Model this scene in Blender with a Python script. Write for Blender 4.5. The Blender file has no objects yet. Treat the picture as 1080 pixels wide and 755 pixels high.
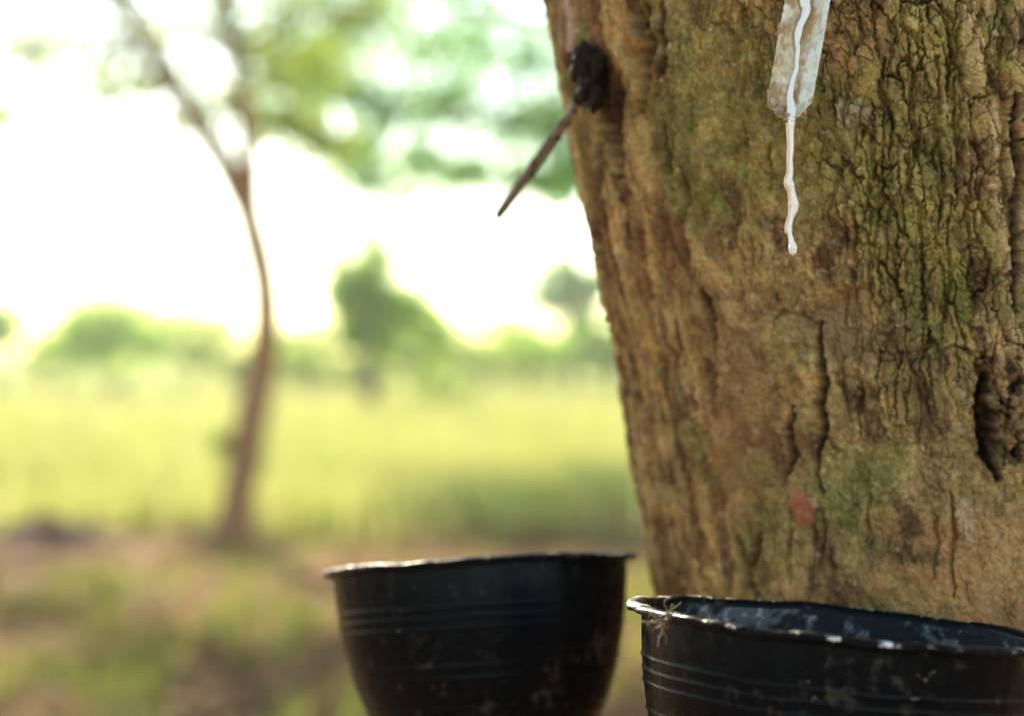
import bpy, bmesh, math, random
import numpy as np
from mathutils import Vector, Matrix, Euler

random.seed(7)
RNG = np.random.default_rng(11)
sc = bpy.context.scene
C = sc.collection
R_ = math.radians
FPX = 2000.0            # focal length in photo pixels (photo 1080 wide)
CAMZ = 1.0

def at(px, py, Y):
    """a photo pixel at depth Y as a world point (used to lay the place out)"""
    return Vector(((px-540)/FPX*Y, Y, CAMZ-(py-377.5)/FPX*Y))

# ------------------------------------------------------------------ noise
def _hash(ix, iy, seed):
    h = (ix.astype(np.int64)*374761393 + iy.astype(np.int64)*668265263 + seed*1442695041) & 0xffffffff
    h = ((h ^ (h >> 13))*1274126177) & 0xffffffff
    h = h ^ (h >> 16)
    return h
def _h01(ix, iy, seed):
    return (_hash(ix, iy, seed) & 0xffff)/65535.0
def vn(x, y, seed=0):
    ix = np.floor(x); iy = np.floor(y)
    fx = x-ix; fy = y-iy
    fx = fx*fx*fx*(fx*(fx*6-15)+10); fy = fy*fy*fy*(fy*(fy*6-15)+10)
    a = _h01(ix, iy, seed); b = _h01(ix+1, iy, seed)
    c = _h01(ix, iy+1, seed); d = _h01(ix+1, iy+1, seed)
    return (a+(b-a)*fx)*(1-fy)+(c+(d-c)*fx)*fy
def fbm(x, y, seed=0, o=4, g=0.5):
    s = 0; a = 1; t = 0
    for k in range(o):
        s = s+a*(vn(x, y, seed+k*17)-0.5)*2; t += a
        x = x*2.03+11.3; y = y*2.03+5.7; a *= g
    return s/t
def ridged(x, y, seed=0, o=3):
    s = 0; a = 1; t = 0
    for k in range(o):
        s = s+a*(1-np.abs(vn(x, y, seed+k*13)*2-1)); t += a
        x = x*2.1+3.1; y = y*2.1+9.7; a *= .5
    return s/t
def worley(x, y, seed=0, jit=0.9):
    ix = np.floor(x); iy = np.floor(y)
    f1 = np.full(x.shape, 9.0); f2 = np.full(x.shape, 9.0); cid = np.zeros(x.shape)
    for dx in (-1, 0, 1):
        for dy in (-1, 0, 1):
            cx = ix+dx; cy = iy+dy
            px = cx+.5+(_h01(cx, cy, seed)-.5)*jit
            py = cy+.5+(_h01(cx, cy, seed+101)-.5)*jit
            d = np.sqrt((x-px)**2+(y-py)**2)
            hid = _h01(cx, cy, seed+202)
            closer = d < f1
            f2 = np.where(closer, f1, np.minimum(f2, d))
            cid = np.where(closer, hid, cid)
            f1 = np.where(closer, d, f1)
    return f1, f2, cid
def sst(a, b, x):
    t = np.clip((x-a)/(b-a), 0, 1)
    return t*t*(3-2*t)

# ------------------------------------------------------------------ mesh helpers
def link(name, me, mat=None, parent=None):
    o = bpy.data.objects.new(name, me); C.objects.link(o)
    if mat is not None: me.materials.append(mat)
    if parent is not None: o.parent = parent
    return o
def np_mesh(name, V, F, smooth=True):
    me = bpy.data.meshes.new(name)
    V = np.ascontiguousarray(V, dtype=np.float32); F = np.ascontiguousarray(F, dtype=np.int32)
    me.vertices.add(len(V)); me.vertices.foreach_set('co', V.ravel())
    n, k = F.shape
    me.loops.add(n*k); me.loops.foreach_set('vertex_index', F.ravel())
    me.polygons.add(n)
    me.polygons.foreach_set('loop_start', np.arange(0, n*k, k, dtype=np.int32))
    me.polygons.foreach_set('loop_total', np.full(n, k, dtype=np.int32))
    if smooth: me.polygons.foreach_set('use_smooth', np.ones(n, dtype=bool))
    me.update(calc_edges=True); me.validate()
    return me
def set_col(me, name, col):
    a = me.color_attributes.new(name, 'FLOAT_COLOR', 'POINT')
    c = np.ones((len(col), 4), dtype=np.float32); c[:, :3] = col
    a.data.foreach_set('color', c.ravel())
def tag(o, label=None, cat=None, group=None, kind=None):
    if label: o['label'] = label
    if cat: o['category'] = cat
    if group: o['group'] = group
    if kind: o['kind'] = kind
    return o
def empty(name, loc=(0, 0, 0), rot=(0, 0, 0)):
    o = bpy.data.objects.new(name, None); C.objects.link(o)
    o.location = loc; o.rotation_euler = rot; o.empty_display_size = .1
    return o

# ------------------------------------------------------------------ materials
def mat(name):
    m = bpy.data.materials.new(name); m.use_nodes = True
    nt = m.node_tree; b = nt.nodes['Principled BSDF']
    return m, nt, b
def N(nt, typ, **kw):
    n = nt.nodes.new(typ)
    for k, v in kw.items():
        if k in n.inputs: n.inputs[k].default_value = v
        else: setattr(n, k, v)
    return n
def L(nt, a, b): nt.links.new(a, b)
def ramp(nt, fac, stops, interp='LINEAR'):
    r = nt.nodes.new('ShaderNodeValToRGB'); r.color_ramp.interpolation = interp
    e = r.color_ramp.elements
    while len(e) > 1: e.remove(e[-1])
    e[0].position = stops[0][0]; e[0].color = (*stops[0][1], 1)
    for p, c in stops[1:]:
        k = e.new(p); k.color = (*c, 1)
    L(nt, fac, r.inputs[0]); return r.outputs[0]
def noise_tex(nt, scale, detail=4, rough=.55, vec=None, dist=0.0):
    n = N(nt, 'ShaderNodeTexNoise'); n.inputs['Scale'].default_value = scale
    n.inputs['Detail'].default_value = detail; n.inputs['Roughness'].default_value = rough
    n.inputs['Distortion'].default_value = dist
    if vec is not None: L(nt, vec, n.inputs['Vector'])
    return n
def mixc(nt, fac, a, b, mode='MIX'):
    m = nt.nodes.new('ShaderNodeMix'); m.data_type = 'RGBA'; m.blend_type = mode
    for v, i in ((fac, 0), (a, 6), (b, 7)):
        if isinstance(v, (int, float)): m.inputs[i].default_value = v
        elif isinstance(v, tuple): m.inputs[i].default_value = (*v, 1)
        else: L(nt, v, m.inputs[i])
    return m.outputs[2]
def bump(nt, b, h, strength, dist):
    n = nt.nodes.new('ShaderNodeBump'); n.inputs['Strength'].default_value = strength
    n.inputs['Distance'].default_value = dist; L(nt, h, n.inputs['Height'])
    L(nt, n.outputs[0], b.inputs['Normal']); return n

def bark_close_mat():
    m, nt, b = mat('rubber_tree_bark')
    at_ = N(nt, 'ShaderNodeAttribute'); at_.attribute_name = 'bark'
    tc = N(nt, 'ShaderNodeTexCoord')
    n1 = noise_tex(nt, 900, 3, .6, tc.outputs['Object'])
    n2 = noise_tex(nt, 2600, 2, .6, tc.outputs['Object'])
    v = ramp(nt, n1.outputs['Fac'], [(.3, (.62, .60, .56)), (.5, (1, 1, 1)), (.72, (1.35, 1.34, 1.3))])
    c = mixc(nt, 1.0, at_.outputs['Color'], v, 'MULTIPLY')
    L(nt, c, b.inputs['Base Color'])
    b.inputs['Roughness'].default_value = .78
    b.inputs['Specular IOR Level'].default_value = .32
    ad = N(nt, 'ShaderNodeMath', operation='ADD'); L(nt, n1.outputs['Fac'], ad.inputs[0]); L(nt, n2.outputs['Fac'], ad.inputs[1])
    bump(nt, b, ad.outputs[0], .9, .0009)
    return m
def plain_bark_mat(name, c1, c2, scale=6):
    m, nt, b = mat(name)
    tc = N(nt, 'ShaderNodeTexCoord')
    mp = N(nt, 'ShaderNodeMapping'); mp.inputs['Scale'].default_value = (1, 1, .35); L(nt, tc.outputs['Object'], mp.inputs[0])
    n = noise_tex(nt, scale, 5, .6, mp.outputs[0])
    L(nt, ramp(nt, n.outputs['Fac'], [(.35, c1), (.65, c2)]), b.inputs['Base Color'])
    b.inputs['Roughness'].default_value = .9; b.inputs['Specular IOR Level'].default_value = .2
    bump(nt, b, n.outputs['Fac'], .6, .02)
    return m
def leaf_mat(name, stops, trans=.45, spec=.3):
    m = bpy.data.materials.new(name); m.use_nodes = True; nt = m.node_tree
    nt.nodes.clear()
    out = nt.nodes.new('ShaderNodeOutputMaterial')
    g = N(nt, 'ShaderNodeNewGeometry')
    col = ramp(nt, g.outputs['Random Per Island'], stops)
    p = nt.nodes.new('ShaderNodeBsdfPrincipled'); p.inputs['Roughness'].default_value = .55
    p.inputs['Specular IOR Level'].default_value = spec
    L(nt, col, p.inputs['Base Color'])
    t = nt.nodes.new('ShaderNodeBsdfTranslucent')
    hs = N(nt, 'ShaderNodeHueSaturation'); hs.inputs['Value'].default_value = 1.7; hs.inputs['Saturation'].default_value = 1.05
    hs.inputs['Hue'].default_value = .497
    L(nt, col, hs.inputs['Color']); L(nt, hs.outputs[0], t.inputs['Color'])
    mx = nt.nodes.new('ShaderNodeMixShader'); mx.inputs[0].default_value = trans
    L(nt, p.outputs[0], mx.inputs[1]); L(nt, t.outputs[0], mx.inputs[2]); L(nt, mx.outputs[0], out.inputs['Surface'])
    return m

# ------------------------------------------------------------------ the tapped trunk
TR = 0.140
def axis(z):
    z = np.asarray(z, dtype=float)
    d = z-1.0
    dl = np.sign(d)*np.where(np.abs(d) < .3, np.abs(d), .3+.6*(1-np.exp(-(np.abs(d)-.3)/.6)))
    x0 = .188-.200*dl*np.where(dl < 0, .98, 1.0)
    y0 = .858-.200*dl
    return x0, y0
def radius(z):
    z = np.asarray(z, dtype=float)
    return TR+.11*np.exp(-z/.13)+.004*np.clip(.9-z, 0, 1)-.01*np.clip(z-1.3, 0, 2)
def hit(px, py):
    """photo pixel -> (s mm, z mm) on the smooth trunk"""
    d = np.array([(px-540)/FPX, 1.0, -(py-377.5)/FPX])
    t = np.linspace(.5, .9, 1601)
    P = d[None, :]*t[:, None]; P[:, 2] += CAMZ
    x0, y0 = axis(P[:, 2])
    r = np.hypot(P[:, 0]-x0, P[:, 1]-y0)-radius(P[:, 2])
    i = np.argmax(r < 0) if (r < 0).any() else int(np.argmin(r))
    th = math.atan2(P[i, 0]-x0[i], -(P[i, 1]-y0[i]))
    return th*TR*1000, P[i, 2]*1000
def build_trunk(parent, M):
    fine = .36/1000
    th1, th2 = R_(-104), R_(48)
    na = int((th2-th1)*TR/fine)
    nb = 150
    thA = np.linspace(th1, th2, na, endpoint=False)
    thB = np.linspace(th2, th1+2*math.pi, nb, endpoint=False)
    th = np.concatenate([thA, thB])
    zf = np.arange(.872, 1.150, fine*1.05)
    lo = .872-np.cumsum(np.minimum(.0006*1.12**np.arange(70), .035)); lo = lo[lo > -.08][::-1]
    hi = 1.150+np.cumsum(np.minimum(.0006*1.12**np.arange(90), .05)); hi = hi[hi < 3.4]
    z = np.concatenate([lo, zf, hi])
    T, Z = np.meshgrid(th, z)
    S = T*TR*1000; ZM = Z*1000
    # coarse fade: fine features vanish where the mesh is too coarse to carry them
    # ---- warps
    wx = fbm(S/7, ZM/11, 1, 4, .6); wy = fbm(S/7, ZM/11, 2, 4, .6)
    wx2 = fbm(S/1.8, ZM/1.8, 3, 3); wy2 = fbm(S/1.8, ZM/1.8, 4, 3)
    Sw = S+wx*3.0+wx2*.9; Zw = ZM+wy*4.0+wy2*.9
    Sj = S+wx*1.6+wx2*1.0; Zj = ZM+wy*1.6+wy2*1.0      # for traced cracks
    # ---- region masks in surface mm
    sl, _ = hit(712, 250); sm, _ = hit(760, 250); sr, _ = hit(900, 250); se, _ = hit(1050, 250)
    edge = fbm(S/25, ZM/40, 8, 3)*14
    left = 1-sst(sl-6, sl+8, S+edge*.6)                   # long fibrous ridges at the left
    plated = sst(sr-16, sr+12, S+edge)*sst(hit(950, 470)[1], hit(950, 380)[1], ZM+edge*1.2)
    plated = np.maximum(plated, sst(hit(830, 130)[1], hit(830, 60)[1], ZM+edge)*sst(sm+10, sm+30, S)*.7)
    rightb = sst(se-3, se+4, S+edge*.25)
    # ---- height in mm
    h = 3.2*fbm(S/70, ZM/90, 20, 2)+1.9*fbm(S/22, ZM/38, 21, 3)
    h += left*(4.6*ridged((S+wx*2)/9, ZM/85+S/120, 22, 3)-1.7)
    h += (1-left)*1.1*fbm((S+wx*1.5)/6, ZM/14, 23, 3)
    h += (1.05-.6*plated)*fbm(Sw/2.4, Zw/4.4, 24, 3)
    h += (.95-.4*plated)*fbm(S/1.2, ZM/1.7, 25, 4, .6)
    # knobbly scaly lumps
    f1, f2, cid = worley(Sw/4.2, Zw/5.2, 31)
    h += (1.15-.75*plated)*(.5-f1)*1.7*(.4+.6*sst(-.2, .4, fbm(S/20, ZM/20, 33, 2)))
    # big plates
    f1b, f2b, cidb = worley((S+wx*3.2+wx2*.7)/7.2, (ZM+wy*5+wy2*.7)/25.0, 41)
    e = f2b-f1b+.02*fbm(S/.8, ZM/.8, 49, 2)
    fade = sst(-.25, .2, fbm(S/8, ZM/18, 43, 2)+.25*plated)
    cr = (1-sst(.015, .085, e))*fade
    h += plated*(-5.2*cr*np.clip(.75+1.6*fbm(S/14, ZM/22, 45, 2), .15, 1.4)+(cidb-.5)*1.8)
    h += (1-plated)*(1-left*.3)*(-1.1*cr*sst(.05, .35, fbm(S/16, ZM/30, 44, 2)))
    f1g, f2g, cidg = worley((S+wx*2.4+wx2*.7)/5.0, (ZM+wy*3+wy2*.7)/7.5, 47)
    crg = (1-sst(.01, .075, f2g-f1g))*sst(-.2, .12, fbm(S/7+3, ZM/12, 48, 3)+.15*plated)
    h += (.25+.75*plated)*(-2.2*crg+(cidg-.5)*.8)*(1-.7*left)
    # horizontal short checks between the plates
    f1c, f2c, cidc = worley(Sw/5.5, Zw/7.0, 51)
    crc = np.exp(-((f2c-f1c)/.06)**2)*sst(-.05, .3, fbm(S/9, ZM/9, 53, 2))
    h -= (.35+.75*plated)*crc*1.2
    # fine vertical hair cracks everywhere
    f1d, f2d, _ = worley((S+wx*2+wx2*.5)/2.6, (ZM+wy*3)/15.0, 61)
    crd = np.exp(-((f2d-f1d)/.07)**2)*sst(.0, .35, fbm(S/7, ZM/12, 63, 2))
    h -= (1.3+1.1*left)*crd
    # fibre grooves at the left
    f1e, f2e, cide = worley((S+wx*3+wx2*.4)/5.5, (ZM+wy*5)/62.0, 71)
    cre = np.exp(-((f2e-f1e)/.10)**2)
    h += left*(-5.0*cre*sst(-.3, .2, fbm(S/10, ZM/30, 73, 2))+(cide-.5)*3.0)
    crack_amt = np.clip(cr*plated+.5*crc*plated+.6*crd+left*cre, 0, 1)
    # ---- traced features of this trunk
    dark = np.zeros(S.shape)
    def polyline(pts, width, depth, taper=True, jag=1.0):
        nonlocal h
        q = [hit(*p) for p in pts]
        q = np.array(q)
        lo_, hi_ = q.min(0)-8, q.max(0)+8
        msk = (S > lo_[0]) & (S < hi_[0]) & (ZM > lo_[1]) & (ZM < hi_[1])
        if not msk.any(): return
        a, b = S[msk]+(Sj[msk]-S[msk])*jag, ZM[msk]+(Zj[msk]-ZM[msk])*jag
        best = np.full(a.shape, 99.0)
        nseg = len(q)-1
        for i in range(nseg):
            p0, p1 = q[i], q[i+1]; d = p1-p0; l2 = (d@d)+1e-9
            t = np.clip(((a-p0[0])*d[0]+(b-p0[1])*d[1])/l2, 0, 1)
            dist = np.hypot(a-p0[0]-t*d[0], b-p0[1]-t*d[1])
            tt = (i+t)/nseg
            w = width*(.25+.75*np.sin(np.pi*np.clip(tt, .03, .97))) if taper else width
            best = np.minimum(best, dist/w)
        g = np.exp(-best**2*1.0)
        h[msk] -= depth*1.25*g
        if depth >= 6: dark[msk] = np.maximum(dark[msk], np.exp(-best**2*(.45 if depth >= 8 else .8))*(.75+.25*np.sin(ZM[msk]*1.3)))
        # lifted lips beside the crack
        h[msk] += .35*depth*.35*np.exp(-((best-1.9)/.8)**2)
    # long verticals on the left half
    for pts, w, dp in [
        ([(682, 0), (680, 30), (684, 50), (676, 62), (681, 95), (674, 120)], 3.8, 15),
        ([(668, -8), (670, 0), (672, 36)], 2.6, 9),
        ([(652, 100), (650, 130), (658, 170), (662, 205)], 3.4, 10),
        ([(640, 95), (642, 150), (646, 190)], 2.6, 8),
        ([(636, 190), (641, 250), (650, 300)], 2.2, 8),
        ([(683, 190), (690, 225), (697, 270), (702, 300)], 1.3, 4),
        ([(720, 175), (727, 190), (729, 215), (726, 232)], 1.2, 3.5),
        ([(741, 305), (748, 330), (752, 372)], 2.0, 8),
        ([(688, 235), (696, 250), (706, 292)], 1.4, 4),
        ([(650, 250), (660, 275), (668, 310), (676, 350)], 1.8, 6),
        ([(703, 350), (711, 400), (722, 440)], 1.2, 3),
        ([(728, 440), (742, 485), (752, 520)], 1.5, 6.5),
        ([(744, 405), (751, 440)], 1.0, 3),
        ([(700, -5), (697, 30), (702, 62), (694, 100)], 1.8, 8),
        ([(664, 205), (672, 240), (676, 285), (684, 330)], 1.7, 8),
        ([(636, 120), (640, 170), (648, 225), (652, 262)], 1.5, 7),
        ([(668, 372), (676, 420), (684, 470), (690, 520)], 1.3, 6.5),
        ([(712, 440), (724, 500), (736, 548), (742, 600)], 1.3, 6.5),
        ([(700, 120), (706, 165), (712, 200)], 1.2, 6),
        ([(690, 540), (700, 585), (708, 620)], 1.3, 6.5),
        ([(774, 558), (785, 596), (791, 626)], 2.0, 7),
        ([(802, 560), (797, 580), (789, 604)], 1.8, 6.5),
        ([(790, 610), (794, 640)], 1.5, 4),
        ([(864, 340), (862, 368), (870, 400), (862, 425), (868, 452), (860, 485), (867, 520)], 1.7, 6.5),
        ([(838, 430), (832, 455), (836, 480), (826, 508)], 1.6, 6),
        ([(868, 452), (876, 470), (890, 478)], .9, 2.5),
        ([(815, 335), (824, 328), (846, 333), (862, 343)], .9, 2.2),
        ([(833, 540), (835, 580), (836, 620)], 1.0, 2.6),
        ([(868, 535), (872, 570), (866, 600)], .8, 2.2),
        ([(900, 390), (908, 420), (904, 455)], .8, 2.2),
        ([(920, 520), (916, 548), (921, 575)], .8, 2.0),
        ([(1002, 520), (1010, 560), (1003, 590), (1008, 630)], 1.1, 3),
        ([(983, 540), (990, 575), (984, 610)], .8, 2),
        ([(1040, 395), (1036, 420), (1044, 450), (1040, 480), (1052, 505)], 3.2, 11),
        ([(1030, 380), (1036, 400)], 1.4, 4),
        ([(1058, 40), (1056, 80), (1062, 130), (1058, 180), (1065, 240)], 1.5, 4),
        ([(1070, 100), (1073, 180), (1069, 260), (1074, 330)], 1.8, 6),
        ([(935, 60), (930, 90), (940, 130), (936, 170)], 1.0, 3.5),
        ([(958, 40), (965, 80), (960, 120), (968, 150), (962, 190)], 1.1, 3.8),
        ([(986, 60), (992, 100), (988, 150), (995, 200), (990, 240)], 1.0, 3.5),
        ([(1010, 80), (1005, 130), (1012, 170), (1007, 220)], 1.0, 3.2),
        ([(920, 110), (917, 150), (923, 188), (938, 200)], 1.1, 3.4),
        ([(955, 165), (960, 205), (972, 222), (975, 260)], 1.0, 3.2),
        ([(970, 235), (975, 290), (971, 330)], .9, 3.0),
        ([(1000, 230), (1004, 290), (998, 340)], .9, 3.0),
        ([(1025, 170), (1020, 230), (1028, 280)], .9, 3.0),
        ([(903, 0), (908, 36), (900, 62)], .9, 2.6), ([(950, 0), (955, 30), (975, 60)], .9, 2.6),
        ([(990, 0), (1000, 30), (1004, 60), (1020, 78)], 1.0, 3.0)]:
        polyline(pts, w, dp)
    # random extra cracks in the plated half
    rr = random.Random(5)
    for k in range(70):
        x = rr.uniform(880, 1070); y = rr.uniform(-20, 430)
        pts = [(x, y)]
        for j in range(rr.randint(2, 4)):
            x += rr.uniform(-7, 7); y += rr.uniform(12, 30); pts.append((x, y))
        polyline(pts, rr.uniform(.45, .85), rr.uniform(1.4, 3.0))
    for k in range(36):
        x = rr.uniform(705, 880); y = rr.uniform(20, 600)
        pts = [(x, y)]
        for j in range(rr.randint(1, 3)):
            x += rr.uniform(-5, 9); y += rr.uniform(14, 34); pts.append((x, y))
        polyline(pts, rr.uniform(.45, .9), rr.uniform(1.0, 2.4))
    def blob(px, py, rx, ry, p=2.0, warp=1.0):
        s0, z0 = hit(px, py)
        k = FPX/.72/1000
        # account for foreshortening at the pixel
        s1, _ = hit(px+4, py); sx = max(abs(s1-s0)/4.0, .2)
        a = (S+wx*5*warp+wx2*.8-s0)/(rx*sx); b = (ZM+wy*5*warp+wy2*.8-z0)/(ry/k)
        return np.exp(-(a*a+b*b)**(p/2))
    # ledge with scooped recess under it
    h -= 4.0*blob(890, 345, 42, 36, 4); h += 2.6*blob(905, 300, 36, 10, 3)
    h -= 2.0*blob(950, 330, 26, 34, 3)
    h += 2.2*blob(836, 375, 50, 45, 3)
    h += 3.0*blob(740, 150, 40, 60)
    h -= 2.0*blob(940, 480, 60, 30)
    # greyish raised scale left of the plates
    h += 1.4*blob(898, 120, 22, 14, 4)
    h += 1.3*blob(845, 535, 15, 20, 6); h += 1.8*blob(1020, 552, 9, 28, 4)
    # left wound around the second spout
    pit = blob(621, 80, 17, 26, 3, .5); h -= 7.0*pit; h += 3.2*blob(609, 58, 10, 16)
    h -= 3*blob(655, 100, 16, 30)
    # torn hollow at the right
    lum = fbm(Sw/4.0, Zw/4.0, 91, 3)
    torn = blob(1066, 445, 26, 62, 4, .6); h += torn*(3.0+8.5*lum-2.2*ridged(Sw/3.5, Zw/4.5, 96, 3))
    hole = blob(1039, 452, 5, 50, 3, .9); h -= 7.0*hole; h += 3.2*(hole+.5*torn)*fbm(S/2.6+wx2*.4, ZM/2.2, 93, 4, .6)+1.6*(hole+torn)*fbm(Sw/.9, Zw/1.1, 94, 2)
    hole2 = blob(1076, 404, 9, 6, 3, .8)+.5*blob(1070, 470, 6, 8, 3, .8); h -= 4*hole2
    h += rightb*1.5
    # ---- colour
    def C3(c): return np.array(c, dtype=float)[None, None, :]
    def mixin(col, c, m): return col+(C3(c)-col)*np.clip(m, 0, 1)[..., None]
    big = fbm(S/30+3, ZM/45, 120, 4); med = fbm(Sw/9, Zw/14, 121, 4); sml = fbm(S/2.2, ZM/3, 122, 3)
    col = np.zeros(S.shape+(3,))+C3((.235, .160, .070))
    col = mixin(col, (.360, .250, .105), sst(-.25, .4, med))
    col = mixin(col, (.110, .062, .026), sst(.05, .5, -med+.3*sml))
    # moss / algae film: olive green in the middle and at the top
    moss = sst(-.15, .35, big+.35*med+.25*blob(860, 120, 170, 160)+.25*blob(960, 250, 90, 160)-.3*left-.35*blob(1000, 590, 120, 70))
    mossc = np.zeros_like(col)+C3((.155, .140, .040)); mossc = mixin(mossc, (.235, .215, .070), sst(0, .5, sml+.4*med))
    mm = np.clip(moss*.75, 0, 1)[..., None]; col = col*(1-mm)+mossc*mm
    col = mixin(col, (.120, .150, .035), .6*sst(.2, .6, fbm(S/6, ZM/9, 130, 3))*sst(.3, .8, moss))
    # pale lichen flecks
    col = mixin(col, (.40, .35, .23), .6*sst(.42, .65, fbm(S/3.1, ZM/3.4, 131, 3)+.1*med))
    # brown exposed strips on the left
    col = mixin(col, (.170, .078, .030), left*.8*sst(-.05, .3, fbm(S/7, ZM/70, 132, 3)))
    col = mixin(col, (.460, .320, .130), left*.7*sst(.05, .4, fbm(S/6+9, ZM/50, 133, 3)))  # tan strips, painted lighter to put the left side's brighter light into the colour
    # plates keep a tone each
    col *= (1+plated*(cidb-.5)*.5)[..., None]
    col *= (1+(cidg-.5)*.35*(1-left))[..., None]
    col *= (1+(cid-.5)*.45)[..., None]*np.array((1.22, 1.17, 1.08))[None, None, :]
    # orange-brown clean bark low right, patches
    col = mixin(col, (.430, .205, .080), .8*blob(985, 590, 85, 56, 3, 2)*sst(-.45, .1, med+.3*sml))
    col = mixin(col, (.520, .330, .150), .85*blob(1050, 590, 50, 80, 3, 2)*sst(-.3, .2, -med))
    col = mixin(col, (.410, .130, .065), .85*blob(845, 535, 15, 20, 6, .4))
    col = mixin(col, (.50, .37, .24), .8*blob(1020, 552, 8, 27, 4, .4))
    col = mixin(col, (.42, .36, .24), .6*blob(898, 120, 22, 14, 4))
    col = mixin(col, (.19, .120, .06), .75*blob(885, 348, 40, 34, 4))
    col = mixin(col, (.26, .135, .055), .55*blob(800, 440, 45, 110, 3, 2))
    col = mixin(col, (.33, .15, .06), .5*blob(760, 480, 22, 90, 2, 2))
    col = mixin(col, (.55, .40, .20), .9*rightb*sst(-.3, .3, fbm(S/4, ZM/30, 140, 3)))
    col = mixin(col, (.56, .40, .22), .8*rightb*blob(1062, 270, 14, 60, 3))
    # charred / tarry wound on the left, near-black in the holes and low spots on the right
    col = mixin(col, (.010, .008, .007), 1.3*blob(622, 78, 19, 34, 5, .5))
    col = mixin(col, (.030, .018, .010), .8*blob(648, 110, 16, 26, 3))
    col = mixin(col, (.018, .012, .009), 1.0*(hole+hole2)+.85*torn*sst(.02, .25, -lum))
    col = mixin(col, (.40, .27, .15), .6*torn*sst(.05, .4, lum))
    # dried latex run above the second spout
    s0, z0 = hit(597, -10); s1, z1 = hit(609, 52)
    t = np.clip((ZM-z0)/(z1-z0), -3, 1.0); line = np.exp(-((S-(s0+(s1-s0)*t))/1.8)**2)*(ZM > z1-1)
    col = mixin(col, (.58, .40, .33), .9*line)
    h += .8*line
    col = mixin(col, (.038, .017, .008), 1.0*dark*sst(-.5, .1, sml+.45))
    col = col*np.array((1.15, 1.10, 1.04))[None, None, :]
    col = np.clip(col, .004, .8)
    # ---- place
    x0, y0 = axis(z); rz = radius(z)
    # gentle out-of-round shape and buttresses near the ground
    low = np.exp(-z/.16)[:, None]
    rr_ = rz[:, None]+.05*low*np.cos(T*5+1)+h/1000*np.where(Z < .3, .8, 1)
    X = x0[:, None]+rr_*np.sin(T); Y = y0[:, None]-rr_*np.cos(T)
    V = np.stack([X, Y, Z], -1).reshape(-1, 3)
    nr, nc = S.shape
    i = np.arange(nr-1)[:, None]*nc+np.arange(nc)[None, :]
    j = np.arange(nr-1)[:, None]*nc+((np.arange(nc)+1) % nc)[None, :]
    F = np.stack([i, j, j+nc, i+nc], -1).reshape(-1, 4)
    me = np_mesh('trunk', V, F)
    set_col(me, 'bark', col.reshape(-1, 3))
    print('trunk verts', len(V))
    return link('trunk', me, M, parent)

# ------------------------------------------------------------------ lathe / tubes
def lathe(prof, n=160, warp=None):
    """prof: list of (r, z). Open profile; returns V, F"""
    p = np.array(prof); m = len(p)
    a = np.linspace(0, 2*math.pi, n, endpoint=False)
    r = p[:, 0][:, None]*np.ones(n)[None, :]; zz = p[:, 1][:, None]*np.ones(n)[None, :]
    A = np.ones(m)[:, None]*a[None, :]
    if warp: r, zz = warp(r, zz, A)
    V = np.stack([r*np.cos(A), r*np.sin(A), zz], -1).reshape(-1, 3)
    i = np.arange(m-1)[:, None]*n+np.arange(n)[None, :]
    j = np.arange(m-1)[:, None]*n+((np.arange(n)+1) % n)[None, :]
    F = np.stack([i, j, j+n, i+n], -1).reshape(-1, 4)
    return V, F
def smooth_path(pts, k=8):
    P = [Vector(p) for p in pts]; out = []
    for i in range(len(P)-1):
        a = P[max(i-1, 0)]; b = P[i]; c = P[i+1]; d = P[min(i+2, len(P)-1)]
        for j in range(k):
            t = j/k
            out.append(.5*((2*b)+(c-a)*t+(2*a-5*b+4*c-d)*t*t+(3*b-a-3*c+d)*t**3))
    out.append(P[-1]); return out
def tube(pts, rad, n=10, V=None, F=None, wob=0.0, rnd=random):
    """rad: list of radii; appends to V, F lists"""
    V = [] if V is None else V; F = [] if F is None else F
    base = len(V); m = len(pts)
    up = Vector((.13, .31, .94))
    for i, p in enumerate(pts):
        d = (pts[min(i+1, m-1)]-pts[max(i-1, 0)]).normalized()
        u = d.cross(up)
        if u.length < 1e-3: u = d.cross(Vector((1, 0, 0)))
        u.normalize(); w = d.cross(u)
        for k in range(n):
            a = 2*math.pi*k/n; r = rad[i]*(1+wob*rnd.uniform(-1, 1))
            V.append(tuple(p+u*(math.cos(a)*r)+w*(math.sin(a)*r)))
    for i in range(m-1):
        for k in range(n):
            a = base+i*n+k; b = base+i*n+(k+1) % n
            F.append((a, b, b+n, a+n))
    for e, o in ((0, 0), (m-1, (m-1)*n)):
        c = len(V); V.append(tuple(pts[e]))
        for k in range(n):
            a = base+o+k; b = base+o+(k+1) % n
            F.append((c, b, a, c) if e == 0 else (c, a, b, c))
    return V, F
def py_mesh(name, V, F, smooth=True):
    me = bpy.data.meshes.new(name)
    F = [tuple(dict.fromkeys(f)) for f in F]
    me.from_pydata([tuple(v) for v in V], [], F)
    if smooth:
        me.polygons.foreach_set('use_smooth', [True]*len(me.polygons))
    me.update(); return me

# ------------------------------------------------------------------ TREE OF THE FOREGROUND
tree = empty('rubber_tree', (float(axis(0.)[0]), float(axis(0.)[1]), 0))
tag(tree, 'big close rubber tree trunk with cracked olive brown bark filling the right side', 'tree')
bark = bark_close_mat()
trk = build_trunk(tree, bark)
trk.location = -tree.location

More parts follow.
